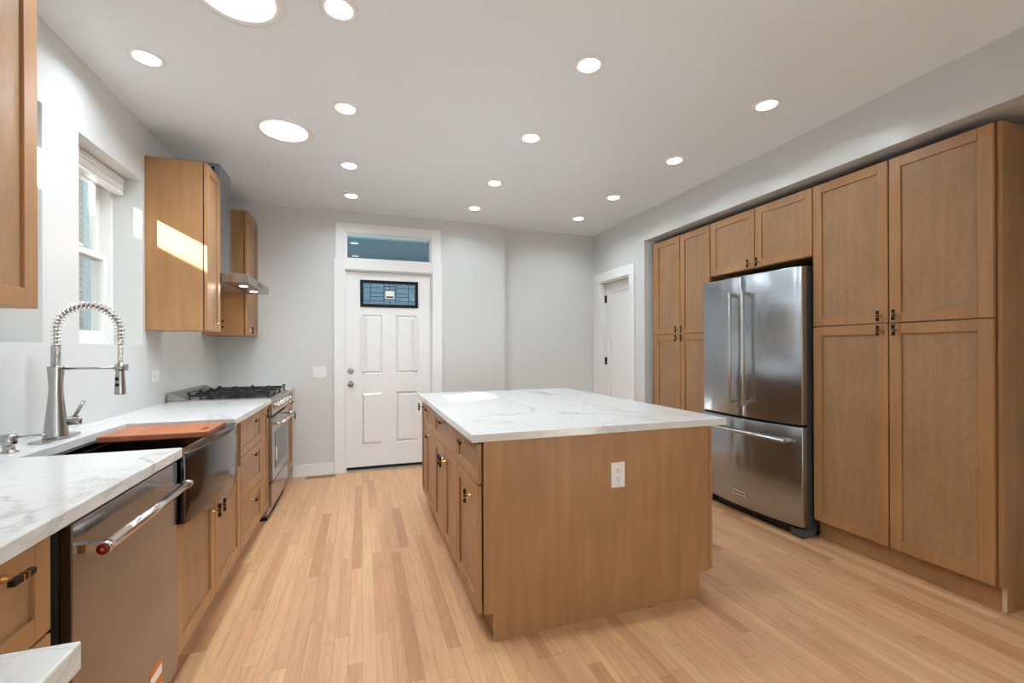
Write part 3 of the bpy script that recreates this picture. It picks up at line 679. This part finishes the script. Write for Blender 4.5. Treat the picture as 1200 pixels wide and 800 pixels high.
for dr, s_ in ((dr1, -1), (dr2, 1)):
    y_ = YFM + s_ * 0.060; bm = BM()
    cyl(bm, (2.672, y_, 0.845), (2.672, y_, 1.700), 0.0115, 20)
    for z_ in (0.868, 1.678): bx(bm, 2.672, fx(y_) + 0.003, y_ - 0.010, y_ + 0.010, z_ - 0.012, z_ + 0.012)
    obj('handle', bm, M_STEELH, dr, bevel=0.001)
bm = BM(); cyl(bm, (2.676, 2.245, 0.648), (2.676, 3.05, 0.648), 0.0125, 20)
for y_ in (2.275, 3.02): bx(bm, 2.676, fx(y_) + 0.003, y_ - 0.012, y_ + 0.012, 0.637, 0.659)
obj('handle', bm, M_STEELH, frz, bevel=0.001)
bm = box(fx(2.67) - 0.006, fx(2.67) + 0.004, 2.608, 2.728, 0.158, 0.190); bd = obj('badge', bm, M_CHROME, frz, bevel=0.001)
text('badge_lettering', 'KitchenAid', 0.024, M_BLACK, frz, (fx(2.67) - 0.0068, 2.668, 0.174), (PI / 2, 0, -PI / 2))

# ------------------------------------------------------------------ dishwasher
t = thing('dishwasher', 'stainless dishwasher with a long tubular handle, left of the sink', 'dishwasher', (-0.95, 1.635, 0))
obj('tub_case', box(XL + 0.01, -0.672, 1.312, 1.960, 0.01, 0.868), M_DARKGAP, t)
obj('toe_panel', box(-0.74, -0.70, 1.32, 1.955, 0.0, 0.10), M_BLACK, t)
dw = obj('door', box(-0.671, -0.645, 1.322, 1.952, 0.10, 0.862), M_DW, t, bevel=0.003)
obj('vent_slot', box(-0.646, -0.6442, 1.372, 1.465, 0.824, 0.827), M_SLOT, dw)
bm = BM(); cyl(bm, (-0.585, 1.318, 0.798), (-0.585, 1.87, 0.798), 0.0135, 24, 0)
for y_ in (1.318, 1.85): cyl(bm, (-0.585, y_, 0.798), (-0.585, y_ + 0.022, 0.798), 0.0155, 24, 0)
for y_ in (1.345, 1.845): bx(bm, -0.645, -0.585, y_ - 0.012, y_ + 0.012, 0.788, 0.808)
hd = obj('handle', bm, M_CHROME, dw)
bm = BM(); lathe(bm, (-0.585, 1.318, 0.798), (0, -1, 0), [(0.0125, -0.002), (0.0125, 0.0015), (0.006, 0.002)], 24, 0); lathe(bm, (-0.585, 1.3165, 0.798), (0, -1, 0), [(0.004, 0), (0.004, 0.001)], 16, 1)
obj('medallion', bm, [M_RED, M_CHROME], t)
bm = box(-0.6452, -0.6440, 1.722, 1.815, 0.10, 0.232); bx(bm, -0.6445, -0.6435, 1.726, 1.811, 0.185, 0.215, 1); bx(bm, -0.6445, -0.6435, 1.726, 1.811, 0.115, 0.15, 1)
sl = obj('energy_label', bm, [M_ORANGE, M_PAPER], dw)

# ------------------------------------------------------------------ sink
t = thing('apron_sink', 'dark gunmetal apron-front sink set between the worktops', 'sink', (-0.86, 2.35, 0.62))
bm = BM(); x0, x1 = SXB + 0.002, -0.665; zr = 0.871; zb = 0.66
bx(bm, x0, x1, SY0 - 0.010, SY0 + 0.004, zb, zr); bx(bm, x0, x1, SY1, SY1 + 0.014, zb, zr); bx(bm, x0, x0 + 0.014, SY0 + 0.004, SY1, zb, zr)
bx(bm, x0, x1, SY0 - 0.010, SY1 + 0.014, zb - 0.006, zb)
# inner ledge that carries the board
bx(bm, x0 + 0.014, x0 + 0.034, SY0 + 0.004, SY1, zr - 0.03, zr - 0.018)
obj('bowl', bm, M_GUN, t, bevel=0.002)
def ax(y):
    q = (y - 2.347) / 0.373; return -0.627 + 0.045 * max(0.0, 1 - q * q)
n = 24; ya, yb = 1.9745, 2.719
pts = [(-0.668, ya)] + [(ax(ya + (yb - ya) * k / n), ya + (yb - ya) * k / n) for k in range(n + 1)] + [(-0.668, yb)]
bm = BM(); prism(bm, pts, 0.620, 0.886)
for fc in bm.faces: fc.smooth = abs(fc.normal.z) < 0.5
obj('apron', bm, M_GUN, t, bevel=0.004)
bm = BM(); lathe(bm, (-0.9, 2.35, zb), (0, 0, 1), [(0.055, 0), (0.055, 0.003), (0.035, 0.001)], 28); obj('drain', bm, M_STEELX, t)
# the board: rests across the sink
bm = BM(); bx(bm, -1.085, -0.672, 2.392, 2.690, 0.8725, 0.8975)
bo = obj('cutting_board', bm, [M_BOARD, M_SLOT], loc=(-0.88, 2.54, 0.8725), bevel=0.004)
# hand hole cut through the board
cut = BM(); lathe(cut, (0, 0, 0), (0, 0, 1), [(0.014, -0.03), (0.014, 0.03)], 20)
bmesh.ops.scale(cut, vec=(1, 3.0, 1), verts=cut.verts)
bmesh.ops.translate(cut, vec=(-0.715, 2.50, 0.885), verts=cut.verts)
co = obj('hole_cutter', cut, M_BOARD, loc=(-0.715, 2.50, 0.885))
md = bo.modifiers.new('hole', 'BOOLEAN'); md.object = co; md.operation = 'DIFFERENCE'; md.solver = 'EXACT'
bo.modifiers.move(1, 0)
bpy.context.view_layer.update()
me = bpy.data.meshes.new_from_object(bo.evaluated_get(bpy.context.evaluated_depsgraph_get())); bo.modifiers.clear(); bo.data = me
bpy.data.objects.remove(co)
tag(bo, 'reddish wooden cutting board with a slot handle laid across the sink', 'cutting board')
bm = BM(); bx(bm, -1.098, -0.670, 2.388, 2.696, 0.8655, 0.8722)
# ------------------------------------------------------------------ faucet
bm.free()
FX, FY = -1.195, 2.345
t = thing('kitchen_faucet', 'brushed nickel pull-down faucet with a tall coiled spring neck behind the sink', 'faucet', (FX, FY, ZC))
bm = BM(); ppts = []
for k in range(32):
    a = 2 * PI * k / 32; cx_, sy = math.cos(a), math.sin(a)
    ppts.append((FX + 0.03 * (abs(cx_) ** 0.8) * (1 if cx_ > 0 else -1), FY + (0.103 if sy > 0 else -0.103) + 0.03 * sy))
prism(bm, ppts, ZC, ZC + 0.007); obj('deck_plate', bm, M_STEELX, t, bevel=0.002)
bm = BM(); zt = 1.205
lathe(bm, (FX, FY, ZC + 0.006), (0, 0, 1), [(0.040, 0), (0.041, 0.006), (0.037, 0.03), (0.031, 0.09), (0.0245, 0.16), (0.022, 0.20), (0.0225, 0.23), (0.025, 0.262), (0.027, 0.288), (0.027, 0.292), (0.018, 0.293)], 40)
obj('body', bm, M_STEELX, t)
bm = BM(); prof = [(0.016, 0)]
for k in range(12): prof += [(0.0165, 0.004 + k * 0.0068), (0.0145, 0.0055 + k * 0.0068), (0.0145, 0.0075 + k * 0.0068), (0.0165, 0.009 + k * 0.0068)]
prof += [(0.012, 0.09)]
lathe(bm, (FX, FY, zt), (0, 0, 1), prof, 24); obj('ribbed_collar', bm, M_STEELX, t)
# neck path: up, half circle over the sink, down
R_ = 0.108; zc = 1.352; XH = FX + 2 * R_
def neck(s):   # s in metres
    if s < zc - 1.29: return Vector((FX, FY, 1.29 + s))
    s -= zc - 1.29
    if s < PI * R_:
        a = s / R_; return Vector((FX + R_ - R_ * math.cos(a), FY, zc + R_ * math.sin(a)))
    s -= PI * R_; return Vector((XH, FY, zc - s))
LN = (zc - 1.29) + PI * R_ + (zc - 1.215)
bm = BM(); tube(bm, [neck(LN * k / 60) for k in range(61)], 0.0075, 12); obj('hose', bm, M_STEELX, t)
bm = BM(); pts = []; LS = (zc - 1.29) + PI * R_ + 0.045; turns = 28; K = turns * 12
for k in range(K + 1):
    s = LS * k / K; p0 = neck(s); p1 = neck(min(s + 0.002, LN)); tg = (p1 - p0).normalized(); side = Vector((0, 1, 0)); nn = side.cross(tg)
    a = 2 * PI * turns * k / K; pts.append(p0 + (side * math.cos(a) + nn * math.sin(a)) * 0.0155)
tube(bm, pts, 0.003, 6); obj('spring', bm, M_CHROME, t)
bm = BM(); pts = []; K = 20 * 10
for k in range(K + 1):
    s = LS + (LN - LS) * k / K; p0 = neck(s); a = 2 * PI * 20 * k / K; pts.append(p0 + Vector((math.cos(a), math.sin(a), 0)) * 0.0088)
tube(bm, pts, 0.0018, 6); lathe(bm, (XH, FY, zc - 0.055), (0, 0, 1), [(0.012, 0), (0.013, 0.003), (0.013, 0.014), (0.011, 0.016)], 20); obj('lower_spring', bm, M_CHROME, t)
bm = BM(); cyl(bm, (FX + 0.02, FY, 1.197), (XH - 0.012, FY, 1.197), 0.0045, 12); lathe(bm, (XH, FY, 1.184), (0, 0, 1), [(0.016, 0), (0.019, 0.001), (0.019, 0.027), (0.016, 0.028)], 24)
bx(bm, XH + 0.012, XH + 0.026, FY - 0.008, FY + 0.008, 1.184, 1.212)
obj('holder_arm', bm, M_STEELX, t)
bm = BM(); lathe(bm, (XH, FY, 1.218), (0, 0, -1), [(0.011, 0), (0.013, 0.01), (0.0145, 0.034), (0.0165, 0.06), (0.018, 0.10), (0.0195, 0.130), (0.0195, 0.134), (0.014, 0.135)], 28)
hd = obj('spray_head', bm, M_STEELX, t)
for z_ in (1.15, 1.125):
    bm = BM(); lathe(bm, (XH - 0.004, FY - 0.0135, z_), (-0.2, -1, 0), [(0.0075, 0), (0.0085, 0.003), (0.006, 0.007)], 16); obj('spray_button', bm, M_BLACK, hd)
bm = BM(); a = Vector((FX + 0.005, FY + 0.01, 0.975)); dv = Vector((0.75, 0.66, 0.0)).normalized()
lathe(bm, a, dv, [(0.018, 0), (0.018, 0.052), (0.0195, 0.053), (0.0195, 0.066), (0.016, 0.068)], 24)
b_ = a + dv * 0.045; cyl(bm, b_ + Vector((0, 0, 0.012)), b_ + Vector((0.026, 0.02, 0.082)), 0.0065, 14)
obj('lever_handle', bm, M_STEELX, t)
# soap dispenser
SX, SYY = -1.195, 2.085
t = thing('soap_dispenser', 'short brushed nickel soap dispenser with thin spout left of the faucet', 'soap dispenser', (SX, SYY, ZC))
bm = BM(); lathe(bm, (SX, SYY, ZC), (0, 0, 1), [(0.026, 0), (0.026, 0.003), (0.017, 0.006), (0.016, 0.026), (0.021, 0.028), (0.022, 0.032), (0.022, 0.060), (0.019, 0.064), (0, 0.065)], 28); obj('pump', bm, M_STEELX, t)
bm = BM(); tube(bm, [(SX + 0.015, SYY + 0.0, ZC + 0.054), (SX + 0.05, SYY + 0.005, ZC + 0.055), (SX + 0.085, SYY + 0.01, ZC + 0.056), (SX + 0.10, SYY + 0.012, ZC + 0.049)], 0.0036, 10); obj('spout', bm, M_STEELX, t)

# ------------------------------------------------------------------ range
RY0_, RY1_ = 3.722, 4.476
t = thing('gas_range', 'stainless gas range with black grates below the hood', 'range', (-0.95, 4.1, 0))
obj('body', box(XL + 0.012, -0.668, RY0_, RY1_, 0.03, 0.905), M_STEELX, t, bevel=0.002)
obj('cooktop', box(XL + 0.012, -0.635, RY0_ - 0.0, RY1_, 0.9055, 0.918), M_STEELX, t, bevel=0.003)
obj('control_panel', box(-0.667, -0.630, RY0_, RY1_, 0.785, 0.905), M_RANGE, t, bevel=0.004)
for k in range(6):
    y_ = RY0_ + 0.09 + k * (RY1_ - RY0_ - 0.18) / 5
    bm = BM(); lathe(bm, (-0.630, y_, 0.845), (1, 0, 0), [(0.026, 0), (0.026, 0.006), (0.020, 0.008), (0.018, 0.036), (0.015, 0.039)], 24); bx(bm, -0.594, -0.588, y_ - 0.003, y_ + 0.003, 0.830, 0.860)
    obj('control_knob', bm, M_CHROME, t)
dr = obj('oven_door', box(-0.667, -0.632, RY0_ + 0.004, RY1_ - 0.004, 0.285, 0.762), M_RANGE, t, bevel=0.004)
obj('oven_window', box(-0.6325, -0.630, RY0_ + 0.11, RY1_ - 0.11, 0.36, 0.64), M_OVEN, dr)
obj('paper_tag', box(-0.6305, -0.6295, RY0_ + 0.125, RY0_ + 0.185, 0.42, 0.52), M_PAPER, dr)
bm = BM(); cyl(bm, (-0.575, RY0_ + 0.03, 0.715), (-0.575, RY1_ - 0.03, 0.715), 0.013, 18)
for y_ in (RY0_ + 0.06, RY1_ - 0.06): cyl(bm, (-0.632, y_, 0.715), (-0.575, y_, 0.715), 0.010, 14)
obj('handle', bm, M_CHROME, dr)
obj('warming_drawer', box(-0.667, -0.636, RY0_ + 0.004, RY1_ - 0.004, 0.10, 0.272), M_RANGE, t, bevel=0.004)
obj('kick_panel', box(-0.72, -0.672, RY0_ + 0.01, RY1_ - 0.01, 0.0, 0.03), M_BLACK, t)
obj('front_gap', box(-0.668, -0.648, RY0_ + 0.006, RY1_ - 0.006, 0.273, 0.284), M_BLACK, t)
# sloping rear vent
bm = BM(); prism(bm, [(XL + 0.012, 0.919), (XL + 0.135, 0.919), (XL + 0.115, 0.931), (XL + 0.03, 0.975), (XL + 0.012, 0.975)], RY0_, RY1_, f=lambda a, b, c: (a, c, b))
vg = obj('rear_vent', bm, M_STEELX, t, bevel=0.002)
bm = BM(); dx, dz = 0.085, -0.044
for k in range(7):
    y_ = RY0_ + 0.2 + k * 0.06; cx_, cz_ = XL + 0.0725, 0.953
    fq = lambda a, b, c: (cx_ + a * 0.888 + c * 0.46, b, cz_ - a * 0.46 + c * 0.888)
    bx(bm, -0.008, 0.008, y_ - 0.017, y_ + 0.017, -0.001, 0.0012, 0, fq)
obj('vent_slots', bm, M_SLOT, vg)
# burners and grates
for bx_, by_ in ((-1.05, 3.87), (-0.80, 3.87), (-0.92, 4.10), (-1.05, 4.33), (-0.80, 4.33)):
    bm = BM(); lathe(bm, (bx_, by_, 0.918), (0, 0, 1), [(0.055, 0), (0.05, 0.005), (0.038, 0.006), (0.038, 0.016), (0.03, 0.021), (0, 0.022)], 28); obj('burner', bm, M_IRON, t)
for k in range(3):
    a0 = RY0_ + 0.012 + k * 0.2455; a1 = a0 + 0.239; x0, x1 = -1.165, -0.655; bm = BM(); zg0, zg1 = 0.940, 0.952; w = 0.0055
    for y_ in (a0 + w, a1 - w): bx(bm, x0, x1, y_ - w, y_ + w, zg0, zg1)
    for x_ in (x0 + w, x1 - w, (x0 + x1) / 2): bx(bm, x_ - w, x_ + w, a0, a1, zg0, zg1)
    ym = (a0 + a1) / 2
    for q in (0.25, 0.75):
        xm = x0 + (x1 - x0) * q
        for u_, v_ in ((1, 0), (-1, 0), (0, 1), (0, -1)):
            pa = (xm + u_ * 0.02, ym + v_ * 0.02); pb = (xm + u_ * 0.12, ym + v_ * 0.115)
            bx(bm, min(pa[0], pb[0]) - (w if v_ else 0), max(pa[0], pb[0]) + (w if v_ else 0), min(pa[1], pb[1]) - (w if u_ else 0), max(pa[1], pb[1]) + (w if u_ else 0), zg0 + 0.002, zg1 + 0.008)
    for x_ in (x0 + w, x1 - w, (x0 + x1) / 2):
        for y_ in (a0 + w, a1 - w):
            bx(bm, x_ - w, x_ + w, y_ - w, y_ + w, 0.9185, zg0); prism(bm, [(x_ - 0.012, y_ - w), (x_ + 0.012, y_ - w), (x_ + 0.008, y_ + w), (x_ - 0.008, y_ + w)], zg1, zg1 + 0.012)
    obj('grate', bm, M_IRON, t, bevel=0.0015)

# ------------------------------------------------------------------ range hood
HY0, HY1 = 3.718, 4.474; xf_ = -0.785
t = thing('range_hood', 'stainless wall chimney range hood above the gas range', 'range hood', (-1.05, 4.096, 1.76))
bm = BM(); bx(bm, XL + 0.004, xf_, HY0, HY1, 1.764, 1.829)
obj('canopy', bm, M_STEELX, t, bevel=0.002)
bm = BM(); bx(bm, XL + 0.004, -1.022, 3.945, 4.247, 1.829, 2.36); obj('lower_chimney', bm, M_STEEL, t, bevel=0.002)
bm = BM(); bx(bm, XL + 0.004, -1.024, 3.949, 4.243, 2.36, 2.698)
uc = obj('upper_chimney', bm, M_STEEL, t, bevel=0.001)
bm = BM()
for k in range(5): bx(bm, -1.24 + k * 0.04, -1.218 + k * 0.04, 3.9484, 3.9495, 2.61, 2.67)
obj('vent_slots', bm, M_SLOT, uc)
obj('filter', box(-1.26, -0.93, HY0 + 0.03, HY1 - 0.03, 1.7610, 1.7638), M_STEELH, t)
obj('filter_gap', box(-0.93, -0.922, HY0 + 0.03, HY1 - 0.03, 1.7615, 1.7639), M_SLOT, t)
obj('control_display', box(xf_ - 0.001, xf_ + 0.0015, 4.06, 4.24, 1.784, 1.812), M_OVEN, t)
for y_ in (3.93, 4.27):
    bm = BM(); lathe(bm, (-0.862, y_, 1.7638), (0, 0, -1), [(0.028, 0), (0.028, 0.002), (0.0, 0.003)], 24); lm = obj('lamp_lens', bm, M_LAMP, t)
    ld = bpy.data.lights.new('lamp', 'AREA'); ld.shape = 'DISK'; ld.size = 0.05; ld.energy = HOOD_W; ld.color = (1, 0.88, 0.72)
    lo = bpy.data.objects.new('lamp', ld); C.objects.link(lo); lo.parent = t; lo.location = Vector((-0.862, y_, 1.757)) - t.location

# ------------------------------------------------------------------ outlets, switch, floor register
def receptacle(bm, f, cu, cv):
    for s_ in (-1, 1):
        o = s_ * 0.019
        bx(bm, cu - 0.0085, cu - 0.0065, cv + o + 0.000, cv + o + 0.009, 0.0068, 0.0075, 1, f); bx(bm, cu + 0.0055, cu + 0.0075, cv + o + 0.001, cv + o + 0.008, 0.0068, 0.0075, 1, f)
        bx(bm, cu - 0.003, cu + 0.002, cv + o - 0.010, cv + o - 0.005, 0.0068, 0.0075, 1, f)
def outlet(name, label, f, cu, cv, loc, horiz=False):
    t = thing(name, label, 'outlet', loc)
    g_ = (lambda a, b, c: f(cu + (b - cv), cv + (a - cu), c)) if horiz else f
    bm = BM(); bx(bm, cu - 0.037, cu + 0.037, cv - 0.060, cv + 0.060, 0.0005, 0.005, 0, g_); obj('cover_plate', bm, M_PLATE, t, bevel=0.002)
    bm = BM(); bx(bm, cu - 0.0165, cu + 0.0165, cv - 0.034, cv + 0.034, 0.0052, 0.007, 0, g_); receptacle(bm, g_, cu, cv)
    bx(bm, cu - 0.0015, cu + 0.0015, cv + 0.047, cv + 0.050, 0.0048, 0.0056, 1, g_); bx(bm, cu - 0.0015, cu + 0.0015, cv - 0.050, cv - 0.047, 0.0048, 0.0056, 1, g_)
    obj('receptacle', bm, [M_PLATE, M_SLOT], t)
outlet('power_outlet', 'white electrical outlet on the near end panel of the island', lambda a, b, c: (a, YI0 - 0.0012 - c, b), 1.162, 0.668, (1.162, YI0, 0.668))
outlet('power_outlet', 'white outlet on the left wall above the worktop near the range', lambda a, b, c: (XL + c, a, b), 3.565, 1.10, (XL, 3.565, 1.10), horiz=True)
t = thing('light_switch', 'white two-rocker light switch left of the entry door', 'light switch', (-0.405, YB, 1.043))
obj('cover_plate', box(-0.465, -0.345, YB - 0.005, YB - 0.0005, 0.985, 1.101), M_PLATE, t, bevel=0.002)
for x_ in (-0.428, -0.382): obj('rocker', box(x_ - 0.0165, x_ + 0.0165, YB - 0.009, YB - 0.0052, 1.010, 1.076), M_PLATE, t, bevel=0.0015)
t = thing('floor_register', 'brown slotted wooden floor vent left of the entry door', 'floor vent', (-0.39, 4.855, 0))
obj('grille', box(-0.53, -0.25, 4.80, 4.895, 0.0005, 0.004), M_VENT, t, bevel=0.001)
bm = BM()
for r_i in range(2):
    for k in range(12): bx(bm, -0.515 + k * 0.0215, -0.505 + k * 0.0215, 4.808 + r_i * 0.042, 4.844 + r_i * 0.042, 0.0036, 0.0044)
obj('vent_slots', bm, M_SLOT, t)
